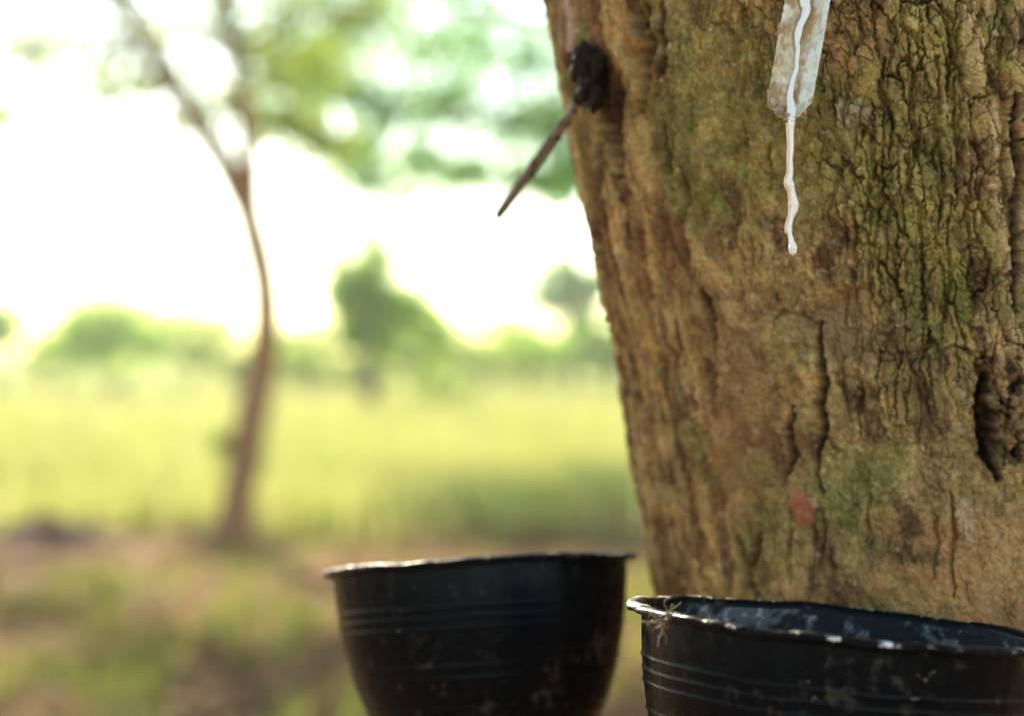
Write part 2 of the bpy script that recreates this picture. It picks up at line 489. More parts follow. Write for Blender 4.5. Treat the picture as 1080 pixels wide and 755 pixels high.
# ------------------------------------------------------------------ BOWLS
def plastic_mat(seed, dusty=.5):
    m, nt, b = mat('black_plastic')
    tc = N(nt, 'ShaderNodeTexCoord')
    mp = N(nt, 'ShaderNodeMapping'); mp.inputs['Location'].default_value = (seed, seed*.7, seed*.3); L(nt, tc.outputs['Object'], mp.inputs[0])
    n1 = noise_tex(nt, 30, 5, .65, mp.outputs[0], .4)
    n2 = noise_tex(nt, 190, 4, .65, mp.outputs[0], .3)
    mul = N(nt, 'ShaderNodeMath', operation='MULTIPLY'); L(nt, n1.outputs['Fac'], mul.inputs[0]); L(nt, n2.outputs['Fac'], mul.inputs[1])
    dirt = ramp(nt, mul.outputs[0], [(.315, (0, 0, 0)), (.39, (dusty, dusty, dusty))])
    # small mud flecks
    vo = N(nt, 'ShaderNodeTexVoronoi'); vo.inputs['Scale'].default_value = 150; wv = mixc(nt, .012, mp.outputs[0], n2.outputs['Color'], 'ADD'); L(nt, wv, vo.inputs['Vector'])
    vs = N(nt, 'ShaderNodeMath', operation='ADD'); L(nt, vo.outputs['Distance'], vs.inputs[0])
    n3 = noise_tex(nt, 45, 3, .6, mp.outputs[0]); L(nt, n3.outputs['Fac'], vs.inputs[1])
    fl = ramp(nt, vs.outputs[0], [(.44, (1, 1, 1)), (.50, (0, 0, 0))])
    base = mixc(nt, dirt, (.003, .0034, .0042), (.055, .046, .034))
    base = mixc(nt, fl, base, (.16, .11, .065))
    L(nt, base, b.inputs['Base Color'])
    ms = N(nt, 'ShaderNodeMapping'); ms.inputs['Scale'].default_value = (1, 1, 22); ms.inputs['Rotation'].default_value = (.05, .03, 0); L(nt, tc.outputs['Object'], ms.inputs[0])
    n4 = noise_tex(nt, 16, 4, .75, ms.outputs[0], .15)
    mv = N(nt, 'ShaderNodeMapping'); mv.inputs['Scale'].default_value = (1, 1, .22); mv.inputs['Location'].default_value = (seed, 0, 0); L(nt, tc.outputs['Object'], mv.inputs[0])
    n5 = noise_tex(nt, 85, 4, .7, mv.outputs[0], .5)
    base = mixc(nt, ramp(nt, n4.outputs['Fac'], [(.62, (0, 0, 0)), (.70, (.25, .25, .25))]), base, (.045, .045, .046))
    base = mixc(nt, ramp(nt, n5.outputs['Fac'], [(.63, (0, 0, 0)), (.74, (.6, .6, .6))]), base, (.085, .062, .040))
    L(nt, base, b.inputs['Base Color'])
    rg = ramp(nt, n2.outputs['Fac'], [(.35, (.20,)*3), (.65, (.38,)*3)])
    L(nt, mixc(nt, dirt, rg, (.85, .85, .85)), b.inputs['Roughness'])
    b.inputs['Specular IOR Level'].default_value = .07; b.inputs['Specular Tint'].default_value = (.72, .88, 1, 1)
    bump(nt, b, n2.outputs['Fac'], .25, .0006)
    return m
def latex_mat(name='dried_latex', c1=(.62, .60, .54), c2=(.16, .12, .08), t=.5):
    m, nt, b = mat(name)
    tc = N(nt, 'ShaderNodeTexCoord')
    n = noise_tex(nt, 260, 5, .7, tc.outputs['Object'], .5)
    L(nt, ramp(nt, n.outputs['Fac'], [(t-.08, c2), (t+.06, c1)]), b.inputs['Base Color'])
    b.inputs['Roughness'].default_value = .45
    n2 = noise_tex(nt, 700, 4, .7, tc.outputs['Object'])
    bump(nt, b, n2.outputs['Fac'], .6, .0008)
    return m
def make_bowl(loc, rot, r, depth, seed, rings, plastic, crust, inner, label, flange=.0052):
    root = empty('latex_bowl', loc, rot)
    tag(root, label, 'bowl', 'black plastic bowls collecting latex')
    rb = r-flange
    def outer(t):   # t 0 at rim .. 1 at base
        return rb*(1-.05*t-.30*t**2.2-.18*t**6)
    prof = []
    W = .0016
    ts = np.linspace(1, 0, 150)
    prof.append((0.0005, -depth)); prof.append((outer(1)*.6, -depth)); prof.append((outer(1)-.002, -depth+.0003))
    for t in ts:
        zz = -depth*t-.0026*(1-t)*(t < .02)
        rr2 = outer(t)
        for q in rings:
            rr2 += .0005*math.exp(-(((-zz)-q)/.00042)**2)
        prof.append((rr2, min(zz, -.0022)))
    prof += [(rb+.0006, -.0018), (r-.0012, -.0020), (r-.0003, -.0024), (r+.0002, -.0014), (r-.0001, -.0004), (r-.0010, 0.0),
             (rb+.0005, .0001), (rb-.0010, -.0004), (rb-W, -.0016)]
    for t in np.linspace(.03, 1, 60):
        prof.append((outer(t)-W, -depth*t+.0008))
    prof.append((outer(1)*.5, -depth+.0014)); prof.append((.0005, -depth+.0014))
    def warp(R, Z, A):
        k = np.clip(1+Z/depth, 0, 1)
        f = fbm(A*2+seed, Z*0, seed, 2)
        R = R*(1+.010*k*np.sin(2*A+seed)+.006*k*fbm(np.cos(A)*2.2+7, np.sin(A)*2.2+3, seed, 2))
        lipz = np.clip((R-(rb-.002))/.004, 0, 1)
        Z = Z+.0011*k*k*fbm(np.cos(A)*4+5, np.sin(A)*4+9, seed+3, 3)
        R = R+lipz*.0007*fbm(np.cos(A)*14+5, np.sin(A)*14+9, seed+5, 3)
        return R, Z
    V, F = lathe(prof, 360, warp)
    body = link('bowl_body', np_mesh('bowl_body', V, F), plastic, root)
    # ragged latex crust along the lip (a thin uneven skin over the rim)
    n = 1400
    a = np.linspace(0, 2*math.pi, n, endpoint=False)
    m = 12
    ph = np.linspace(0, 2*math.pi, m, endpoint=False)
    A, P = np.meshgrid(a, ph, indexing='ij')
    nz = fbm(np.cos(A)*16+31, np.sin(A)*16+7+P*.25, seed+40, 4)
    nf = fbm(np.cos(A)*70+31, np.sin(A)*70+7+P*1.2, seed+41, 3)
    am = crust(A)
    cover = sst(-.05, .25, nz+am)
    th_ = cover*(.00008+.00032*np.clip(nz+am*.7, 0, 1)+.00018*nf)-.00030*(1-cover)
    # cross-section follows the flange: a flat ellipse about the lip's middle
    cr_ = (rb+r)/2-.0003; ex = (r-rb)/2+.0003; ez = .00092
    ca = np.cos(P); sa = np.sin(P)
    RR = cr_+np.sign(ca)*np.abs(ca)**.7*(ex+th_); ZZ = -.0010+np.sign(sa)*np.abs(sa)**.8*(ez+th_)
    k = np.ones_like(A)
    RR2 = RR*(1+.010*np.sin(2*A+seed)+.006*fbm(np.cos(A)*2.2+7, np.sin(A)*2.2+3, seed, 2))
    RR2 = RR2+.0007*fbm(np.cos(A)*14+5, np.sin(A)*14+9, seed+5, 3)
    ZZ2 = ZZ+.0011*fbm(np.cos(A)*4+5, np.sin(A)*4+9, seed+3, 3)
    V = np.stack([RR2*np.cos(A), RR2*np.sin(A), ZZ2], -1).reshape(-1, 3)
    i = np.arange(n)[:, None]*m+np.arange(m)[None, :]; i2 = ((np.arange(n)+1) % n)[:, None]*m+np.arange(m)[None, :]
    j = np.arange(n)[:, None]*m+((np.arange(m)+1) % m)[None, :]; j2 = ((np.arange(n)+1) % n)[:, None]*m+((np.arange(m)+1) % m)[None, :]
    F = np.stack([i, i2, j2, j], -1).reshape(-1, 4)
    mc = np_mesh('rim_crust', V, F)
    cc = np.zeros(A.shape+(3,))+np.array((.018, .016, .014))
    g1 = sst(-.1, .35, nz+am+.5*nf)[..., None]; cc = cc*(1-g1)+np.array((.115, .088, .060))*g1
    g2 = sst(.58, .78, nf*.9+nz*.5+am*1.1)[..., None]; cc = cc*(1-g2)+np.array((.66, .65, .60))*g2
    set_col(mc, 'crust', cc.reshape(-1, 3))
    cm, nt, b = mat('rim_crust'); at_ = N(nt, 'ShaderNodeAttribute'); at_.attribute_name = 'crust'
    L(nt, at_.outputs['Color'], b.inputs['Base Color']); b.inputs['Roughness'].default_value = .42
    nn = noise_tex(nt, 900, 3, .7, N(nt, 'ShaderNodeTexCoord').outputs['Object']); bump(nt, b, nn.outputs['Fac'], .5, .0006)
    cr = link('rim_crust', mc, cm, root); cr['label'] = 'flaky pale latex crust along the lip'
    # old latex film on the inner wall
    if inner:
        n = 500; m = 90
        a = np.linspace(0, 2*math.pi, n, endpoint=False); t = np.linspace(.04, .97, m)
        A, Tt = np.meshgrid(a, t, indexing='ij')
        f = fbm(np.cos(A)*6+3, np.sin(A)*6+Tt*7, seed+60, 4, .65); g = fbm(np.cos(A)*20+3, np.sin(A)*20+Tt*26, seed+61, 4, .65)
        RR = rb*(1-.05*Tt-.30*Tt**2.2-.18*Tt**6)-W-.0003-.0013*np.clip(f+.35*g+.12, 0, 1)
        kk = 1-Tt
        RR = RR*(1+.010*kk*np.sin(2*A+seed)+.006*kk*fbm(np.cos(A)*2.2+7, np.sin(A)*2.2+3, seed, 2))
        V = np.stack([RR*np.cos(A), RR*np.sin(A), -depth*Tt+.0008+.0011*kk*kk*fbm(np.cos(A)*4+5, np.sin(A)*4+9, seed+3, 3)], -1).reshape(-1, 3)
        i = np.arange(n)[:, None]*m+np.arange(m-1)[None, :]; i2 = ((np.arange(n)+1) % n)[:, None]*m+np.arange(m-1)[None, :]
        F = np.stack([i, i+1, i2+1, i2], -1).reshape(-1, 4)
        mi = np_mesh('latex_film', V, F)
        cc = np.zeros(A.shape+(3,))+np.array((.010, .010, .011))
        g1 = sst(.0, .35, f+.6*g+.2*np.exp(-((A-1.75)/.4)**2))[..., None]; cc = cc*(1-g1)+np.array((.085, .083, .082))*g1
        g2 = sst(.38, .65, g+f*.5)[..., None]; cc = cc*(1-g2)+np.array((.26, .26, .255))*g2
        set_col(mi, 'crust', cc.reshape(-1, 3))
        fm, nt, b = mat('latex_film'); at_ = N(nt, 'ShaderNodeAttribute'); at_.attribute_name = 'crust'
        L(nt, at_.outputs['Color'], b.inputs['Base Color']); b.inputs['Roughness'].default_value = .55; b.inputs['Specular IOR Level'].default_value = .15
        n9 = noise_tex(nt, 300, 4, .7, N(nt, 'ShaderNodeTexCoord').outputs['Object']); bump(nt, b, n9.outputs['Fac'], .9, .0015)
        link('latex_film', mi, fm, root)
    return root, body

P1 = plastic_mat(3.1, .55); P2 = plastic_mat(9.4, .9)
YB = .665
bl = at(891, 654, YB); rB = 229/FPX*YB
crustA = lambda A: .02+.22*np.exp(-((np.mod(A-math.pi+math.pi, 2*math.pi)-math.pi)/.35)**2)+.55*np.exp(-((np.mod(A-4.47+math.pi, 2*math.pi)-math.pi)/.045)**2)+.55*np.exp(-((np.mod(A-4.70+math.pi, 2*math.pi)-math.pi)/.055)**2)+.12*np.sin(A)
def crust_front(A):
    d = lambda c, w: np.exp(-((np.mod(A-c+math.pi, 2*math.pi)-math.pi)/w)**2)
    return .02+.42*d(math.pi+.05, .22)+.75*d(4.49, .035)+.75*d(4.70, .05)+.35*d(3.70, .06)+.16*np.clip(np.sin(A), 0, 1)
bowl1, b1 = make_bowl(bl, (R_(-2.7), R_(4.9), 0), rB, .088, 3, [.0178, .0222, .0266, .036, .0405, .045], P1, crust_front, True,
                  'nearest black plastic bowl with white latex dabs on its lip, below the dripping spout')
YB2 = .87
bl2 = at(505.5, 594, YB2); rB2 = 162.5/FPX*YB2
def crust_back(A):
    d = lambda c, w: np.exp(-((np.mod(A-c+math.pi, 2*math.pi)-math.pi)/w)**2)
    return -.22+.42*d(4.0, .4)+.25*d(math.pi, .25)
bowl2, b2 = make_bowl(bl2, (R_(-8.2), R_(-3.3), 0), rB2, .094, 8, [.020, .0245, .029, .045, .050, .063, .067], P2, crust_back, False,
                  'farther blurred black plastic bowl left of the trunk, whole width in view with horizontal ribs', .0042)

# dried latex tangle hooked on the near-left lip of the front bowl
rr = random.Random(3)
V, F = [], []
c0 = at(697, 656, .628)
for k in range(16):
    a = rr.uniform(0, 6.28); e = rr.uniform(-1, 1)
    p = [c0+Vector((rr.uniform(-.004, .004), rr.uniform(-.002, .001), rr.uniform(-.002, .003)))]
    d = Vector((math.cos(a), rr.uniform(-.5, .1), math.sin(a)*.8)).normalized()
    for j in range(6):
        d = (d+Vector((rr.uniform(-.7, .7), rr.uniform(-.3, .3), rr.uniform(-.7, .6)))).normalized(); p.append(p[-1]+d*.0012)
    p = smooth_path(p, 3); tube(p, [.00028*(1-.5*i/len(p)) for i in range(len(p))], 6, V, F)
for pts in ([(677, 655), (684, 656), (692, 656), (699, 654)], [(697, 656), (698, 665), (695, 674), (694, 682)], [(699, 655), (705, 650), (711, 649)]):
    p = smooth_path([at(x, y, .627) for x, y in pts], 5); tube(p, [.00045*(1-.4*i/len(p)) for i in range(len(p))], 6, V, F)
tm, nt, b = mat('dried_latex_thread'); b.inputs['Base Color'].default_value = (.17, .10, .055, 1); b.inputs['Roughness'].default_value = .6
tg = link('latex_thread', py_mesh('latex_thread', V, F), tm, bowl1)
tg.matrix_parent_inverse = (Matrix.Translation(bowl1.location) @ bowl1.rotation_euler.to_matrix().to_4x4()).inverted()

# ------------------------------------------------------------------ SPOUT WITH LATEX
def metal_mat(name, seed, stain=.55, c=((.50, .55, .52), (.36, .38, .34), (.24, .16, .08), (.10, .065, .04))):
    m, nt, b = mat(name)
    tc = N(nt, 'ShaderNodeTexCoord')
    mp = N(nt, 'ShaderNodeMapping'); mp.inputs['Location'].default_value = (seed, 0, seed); mp.inputs['Scale'].default_value = (1, 1, .5); L(nt, tc.outputs['Object'], mp.inputs[0])
    n1 = noise_tex(nt, 110, 5, .65, mp.outputs[0], .6)
    col = ramp(nt, n1.outputs['Fac'], [(.40, c[0]), (.50, c[1]), (.50+stain*.2, c[2]), (.80, c[3])])
    L(nt, col, b.inputs['Base Color'])
    n2 = noise_tex(nt, 600, 4, .7, mp.outputs[0])
    L(nt, ramp(nt, n1.outputs['Fac'], [(.42, (.35, .35, .35)), (.6, (.75, .75, .75))]), b.inputs['Roughness'])
    L(nt, ramp(nt, n1.outputs['Fac'], [(.42, (.12, .12, .12)), (.55, (.0, .0, .0))]), b.inputs['Metallic'])
    ad = N(nt, 'ShaderNodeMath', operation='ADD'); L(nt, n1.outputs['Fac'], ad.inputs[0]); L(nt, n2.outputs['Fac'], ad.inputs[1])
    bump(nt, b, ad.outputs[0], .5, .0006)
    return m
def channel(rows, thick=.0007, nx=28, seed=1, fold=.0035):
    """sheet-metal trough. rows: list of (left point, right point) from top to tip; V-bent, bowed away from the viewer"""
    top, bot = [], []
    nr = len(rows)
    for i, (a, b_, dep) in enumerate(rows):
        for k in range(nx+1):
            t = k/nx
            p = a.lerp(b_, t)
            off = dep*(1-abs(2*t-1)**1.3)
            p = p+Vector((0, 1, -.25)).normalized()*off
            top.append(p+Vector((0, -thick*.5, 0))); bot.append(p+Vector((0, thick*.5, 0)))
    V = top+bot; F = []; m = nx+1; o = len(top)
    for i in range(nr-1):
        for k in range(nx):
            a = i*m+k; F.append((a, a+m, a+m+1, a+1)); F.append((o+a, o+a+1, o+a+m+1, o+a+m))
    for i in range(nr-1):
        a = i*m; F.append((a, o+a, o+a+m, a+m)); a = i*m+nx; F.append((a, a+m, o+a+m, o+a))
    for k in range(nx):
        a = k; F.append((a, a+1, o+a+1, o+a)); a = (nr-1)*m+k; F.append((a, o+a, o+a+1, a+1))
    return V, F
rr = random.Random(12)
rows = []
Ytip = .668
# from bark (above the frame) to the tip
edge_pts = [(-150, 853, 900), (-100, 845, 892), (-50, 836, 884), (0, 828, 876), (30, 822.5, 871), (60, 817, 865.5), (90, 812, 860), (104, 809.5, 858), (110, 810, 856), (116, 815, 851), (121, 820, 846), (125, 825, 842)]
def Ysp(y): return Ytip+(125-y)*.00016
fine_rows = []
for i in range(len(edge_pts)-1):
    y0, l0, r0 = edge_pts[i]; y1, l1, r1 = edge_pts[i+1]
    k = max(2, int((y1-y0)/3))
    for j in range(k):
        t = j/k; fine_rows.append((y0+(y1-y0)*t, l0+(l1-l0)*t, r0+(r1-r0)*t))
fine_rows.append(edge_pts[-1])
for y, l, r in fine_rows:
    jl = rr.uniform(-.5, .5); jr = rr.uniform(-.3, .3)
    rows.append((at(l+jl, y, Ysp(y)), at(r+jr, y-1.5, Ysp(y)), .0042*min(1, (r-l)/48)))
V, F = channel(rows)
spout = empty('latex_spout', at(843, -60, Ysp(-60)))
tag(spout, 'pale stained metal spout at the top right with white latex dripping off its tip', 'spout')
inv = Matrix.Translation(-spout.location)
MM = metal_mat('spout_metal', 2.0, .9, ((.74, .69, .54), (.64, .57, .40), (.44, .29, .13), (.20, .11, .05)))
_nt = MM.node_tree; _b = _nt.nodes['Principled BSDF']; _src = _b.inputs['Base Color'].links[0].from_socket
_a = N(_nt, 'ShaderNodeAttribute'); _a.attribute_name = 'stain'
_mx = _nt.nodes.new('ShaderNodeMix'); _mx.data_type = 'RGBA'; _mx.inputs[7].default_value = (.36, .21, .075, 1)
L(_nt, _a.outputs['Fac'], _mx.inputs[0]); L(_nt, _src, _mx.inputs[6]); L(_nt, _mx.outputs[2], _b.inputs['Base Color'])
o = link('spout_channel', py_mesh('spout_channel', V, F), MM, spout); o.matrix_parent_inverse = inv
nr_ = len(fine_rows); tt_ = np.tile(np.linspace(0, 1, 29)[None, :], (nr_, 1)); yy_ = np.array([f[0] for f in fine_rows])[:, None]+0*tt_
st = np.exp(-((tt_-.62)/.12)**2)*sst(-.35, .15, fbm(tt_*5+3, yy_/16, 500, 3))
st = st+np.exp(-((tt_-.12)/.16)**2)*sst(-.25, .35, fbm(tt_*6+9, yy_/10, 501, 3))*.8+sst(70, 120, yy_)*sst(-.2, .3, fbm(tt_*6+9, yy_/8, 502, 3))*.6
st = np.clip(st*1.9+.9*fbm(tt_*14, yy_/4, 503, 3), 0, 1).reshape(-1); st = np.concatenate([st, st])
set_col(o.data, 'stain', np.stack([st, st, st], -1))
# brownish dried latex skins caked on the left wing and lower edges
V, F = [], []
def lump(c, rx, ry, rz, V, F, rnd, n=14, rough=.25):
    b0 = len(V); ph = rnd.uniform(0, 50)
    for i in range(n+1):
        for k in range(2*n):
            th = math.pi*i/n; a = math.pi*k/n
            d = Vector((math.sin(th)*math.cos(a), math.sin(th)*math.sin(a), math.cos(th)))
            s = 1+rough*float(fbm(np.array([d.x*1.7+ph]), np.array([d.y*1.7+d.z*2.3+ph]), 5, 3)[0])*2
            V.append((c[0]+d.x*rx*s, c[1]+d.y*ry*s, c[2]+d.z*rz*s))
    for i in range(n):
        for k in range(2*n):
            a = b0+i*2*n+k; b = b0+i*2*n+(k+1) % (2*n)
            F.append((a, b, b+2*n, a+2*n))
k = Ytip/FPX
for (x, y, rx, rz) in [(815, 109, 5, 6), (812, 100, 3, 5), (822, 118, 5, 4.5), (829, 124, 4, 4), (817, 92, 3, 5), (824, 28, 3, 4), (822, 36, 2.4, 4), (848, 119, 2.6, 3)]:
    lump(at(x, y, Ysp(y)+.0012), rx*k, .0013, rz*k, V, F, rr, 10, .45)
lm1 = latex_mat('caked_latex', (.46, .30, .20), (.20, .12, .075), .48)
o = link('caked_latex', py_mesh('caked_latex', V, F), lm1, spout); o.matrix_parent_inverse = inv
# the running latex: ribbon in the trough, then a hanging string with beads
wm, nt, b = mat('fresh_latex'); nq = noise_tex(nt, 420, 3, .6, N(nt, 'ShaderNodeTexCoord').outputs['Object']); bump(nt, b, nq.outputs['Fac'], .5, .0012); b.inputs['Coat Weight'].default_value = .4; b.inputs['Coat Roughness'].default_value = .12
b.inputs['Base Color'].default_value = (.82, .74, .64, 1); b.inputs['Roughness'].default_value = .22
b.inputs['Subsurface Weight'].default_value = .25; b.inputs['Subsurface Radius'].default_value = (.004, .003, .002); b.inputs['Subsurface Scale'].default_value = .5
om, nt, b = mat('yellowed_latex')
b.inputs['Base Color'].default_value = (.66, .46, .29, 1); b.inputs['Roughness'].default_value = .3
b.inputs['Subsurface Weight'].default_value = .35; b.inputs['Subsurface Radius'].default_value = (.006, .003, .0015); b.inputs['Subsurface Scale'].default_value = .5
path = [(858, -70, 5), (852, -30, 6), (848, 0, 7), (850, 10, 6), (847, 20, 4.6), (843, 28, 4.6), (841, 36, 5), (840, 45, 3.6), (841, 53, 3.3), (840, 62, 3.2), (839.5, 73, 3.2), (836, 83, 3.2), (834, 92, 3.7), (832.5, 104, 4.6), (834.5, 115, 6), (834, 122, 6.2), (834.3, 130, 4.4), (834, 140, 3.4), (834.4, 154, 3.0), (833.6, 168, 2.7), (833.8, 182, 2.9), (832, 190, 4.2), (833.2, 195, 5.0), (835, 202, 3.7), (836.6, 209, 4.2), (837.6, 216, 5.2), (837, 222, 4.4), (834.5, 230, 2.9), (832.3, 239, 3.4), (832.6, 247, 3.3), (834.3, 254, 3.9), (835.5, 261, 5.6), (835.9, 266, 5.0), (835.9, 270, 1.6)]
def ribbon(path, dx, dw, dy, seed):
    rnd = random.Random(seed); P, Rr = [], []
    for x, y, w in path:
        inn = .0026 if y < 100 else max(0, .0026*(125-y)/25)
        P.append(at(x+dx, y, Ysp(min(y, 125))+inn+dy)); Rr.append(max(.3, w+dw)*k)
    Ps = smooth_path(P, 6); Rs = []
    for i in range(len(Rr)-1):
        for j in range(6): t = j/6; t = t*t*(3-2*t); Rs.append((Rr[i]*(1-t)+Rr[i+1]*t)*rnd.uniform(.96, 1.04))
    Rs.append(Rr[-1]*.5)
    return tube(Ps, Rs, 16)
V, F = ribbon(path, 0.5, -.9, 0, 1)
V = [(v[0], v[1] if v[2] < at(0, 128, Ytip).z else (v[1]-yc)*.45+yc, v[2]) for v in V for yc in [Ysp(377.5-(v[2]-CAMZ)/v[1]*FPX)+.0018]]
o = link('running_latex', py_mesh('running_latex', V, F), wm, spout); o.matrix_parent_inverse = inv
o['label'] = 'wavy white latex stream ending in a hanging drip with a round bead'
V, F = ribbon([p for p in path if p[1] > 126 and p[1] < 252], -.6, .7, .0012, 2)
o = link('yellowed_latex', py_mesh('yellowed_latex', V, F), om, spout); o.matrix_parent_inverse = inv
# ------------------------------------------------------------------ SECOND SPOUT (left side of the trunk)
pA = at(622, 96, .800); pB = at(525, 230, .862)
d = (pB-pA); dn = d.normalized()
side = dn.cross(Vector((0, 0, 1))).normalized()     # towards/away from the viewer
upv = side.cross(dn).normalized()
if upv.z < 0: upv = -upv
V, F = [], []
nl = 60; prof_w = [(-1, .9), (-.62, .35), (-.25, .04), (0, 0), (.25, .04), (.62, .35), (1, .9)]
rr = random.Random(9)
for layer in (0, 1):
    for i in range(nl+1):
        t = i/nl
        w = .0034*(1-.12*t)*(1 if t < .97 else 1-(t-.97)/.03*.6)
        c = pA+d*t+upv*(.0004*math.sin(t*3)-.0008)
        for a_, h_ in prof_w:
            V.append(tuple(c+side*(a_*w)+upv*(h_*w*.55-layer*.0007+rr.uniform(-.00015, .00015))))
m = len(prof_w); o2 = (nl+1)*m
for i in range(nl):
    for q in range(m-1):
        a = i*m+q; F.append((a, a+1, a+m+1, a+m)); F.append((o2+a, o2+a+m, o2+a+m+1, o2+a+1))
    a = i*m; F.append((a, a+m, o2+a+m, o2+a)); a = i*m+m-1; F.append((a, o2+a, o2+a+m, a+m))
for q in range(m-1):
    F.append((q, o2+q, o2+q+1, q+1)); a = nl*m+q; F.append((a, a+1, o2+a+1, o2+a))
sp2 = empty('latex_spout', pA)
tag(sp2, 'thin dry grey spout slanting down left from the dark wound, over the farther bowl', 'spout')
inv2 = Matrix.Translation(-sp2.location)
MM2 = metal_mat('weathered_spout_metal', 6.0, .3, ((.24, .215, .18), (.18, .155, .125), (.10, .078, .058), (.04, .03, .022)))
o = link('spout_channel', py_mesh('spout_channel', V, F, False), MM2, sp2); o.matrix_parent_inverse = inv2
V, F = [], []
for t, r in [(.34, .0009), (.62, .0011), (.12, .0022), (.04, .0034)]:
    c = pA+d*t-upv*.0012; lump(c, r*1.3, r, r, V, F, rr, 8, .5)
dk, nt, b = mat('dark_residue'); b.inputs['Base Color'].default_value = (.016, .010, .007, 1); b.inputs['Roughness'].default_value = .85; b.inputs['Specular IOR Level'].default_value = .15
o = link('dark_residue', py_mesh('dark_residue', V, F), dk, sp2); o.matrix_parent_inverse = inv2
# tarry crust on the wound itself is part of the tree
V, F = [], []
for x, y, rx, rz, dy in [(617, 66, 13, 17, 0), (624, 86, 14, 17, .004), (608, 72, 7, 11, .010), (630, 70, 9, 14, -.003), (616, 98, 9, 9, 0), (628, 104, 9, 12, 0)]:
    Yc = .772+dy; q = Yc/FPX; lump(at(x, y, Yc+.004), rx*q, .008, rz*q, V, F, rr, 16, .3)
o = link('tarry_scar', py_mesh('tarry_scar', V, F), dk, tree); o.matrix_parent_inverse = Matrix.Translation(-tree.location)

# ------------------------------------------------------------------ GROUND
def ground_mat():
    m, nt, b = mat('ground_soil_and_grass')
    tc = N(nt, 'ShaderNodeTexCoord'); pos = tc.outputs['Object']
    sep = N(nt, 'ShaderNodeSeparateXYZ'); L(nt, pos, sep.inputs[0])
    n1 = noise_tex(nt, 1.3, 5, .7, pos); n2 = noise_tex(nt, 3.5, 5, .6, pos); n3 = noise_tex(nt, .12, 3, .5, pos)
    soil = ramp(nt, n2.outputs['Fac'], [(.3, (.11, .055, .025)), (.5, (.20, .105, .048)), (.7, (.28, .155, .078))])
    green = ramp(nt, n2.outputs['Fac'], [(.3, (.10, .15, .025)), (.7, (.19, .24, .045))])
    # nearer than ~11 m: mostly bare, littered soil; beyond: meadow
    mr = N(nt, 'ShaderNodeMapRange'); L(nt, sep.outputs['Y'], mr.inputs[0])
    mr.inputs[1].default_value = 9.5; mr.inputs[2].default_value = 12.5; mr.inputs[3].default_value = -.225; mr.inputs[4].default_value = .5
    ad = N(nt, 'ShaderNodeMath', operation='ADD'); L(nt, mr.outputs[0], ad.inputs[0]); L(nt, n1.outputs['Fac'], ad.inputs[1])
    f = ramp(nt, ad.outputs[0], [(.40, (0, 0, 0)), (.62, (1, 1, 1))])
    near = mixc(nt, f, soil, green)
    dry = ramp(nt, n3.outputs['Fac'], [(.36, (.15, .15, .15)), (.56, (.9, .9, .9))])
    far = mixc(nt, dry, near, (.27, .26, .10))
    mr2 = N(nt, 'ShaderNodeMapRange'); L(nt, sep.outputs['Y'], mr2.inputs[0]); mr2.inputs[1].default_value = 18; mr2.inputs[2].default_value = 34
    L(nt, mixc(nt, mr2.outputs[0], near, far), b.inputs['Base Color'])
    b.inputs['Roughness'].default_value = .95; b.inputs['Specular IOR Level'].default_value = .03
    bump(nt, b, n2.outputs['Fac'], .5, .05)
    return m
# one sheet with gentle relief, denser near the camera
gx = np.sign(np.linspace(-1, 1, 161))*np.abs(np.linspace(-1, 1, 161))**2.2*230
gy = np.concatenate([np.linspace(-60, -2, 20), np.linspace(-1.5, 30, 120), 30+(np.linspace(0, 1, 60)[1:]**2)*250])
GX, GY = np.meshgrid(gx, gy)
def gz(x, y):
    return .05*fbm(np.asarray(x)/2.5+50, np.asarray(y)/2.5+50, 300, 3)*sst(3, 6, np.hypot(x, y))+.25*fbm(np.asarray(x)/25+50, np.asarray(y)/25+50, 301, 2)*sst(18, 45, np.asarray(y, dtype=float))
GZ = gz(GX, GY)
nr, nc = GX.shape
i = np.arange(nr-1)[:, None]*nc+np.arange(nc-1)[None, :]
F = np.stack([i, i+1, i+nc+1, i+nc], -1).reshape(-1, 4)
g = link('ground', np_mesh('ground', np.stack([GX, GY, GZ], -1).reshape(-1, 3), F), ground_mat())
tag(g, 'leaf strewn soil turning into sunny yellow green meadow', 'ground', None, 'structure')

def zg(x, y): return float(gz(np.array([x]), np.array([y]))[0])

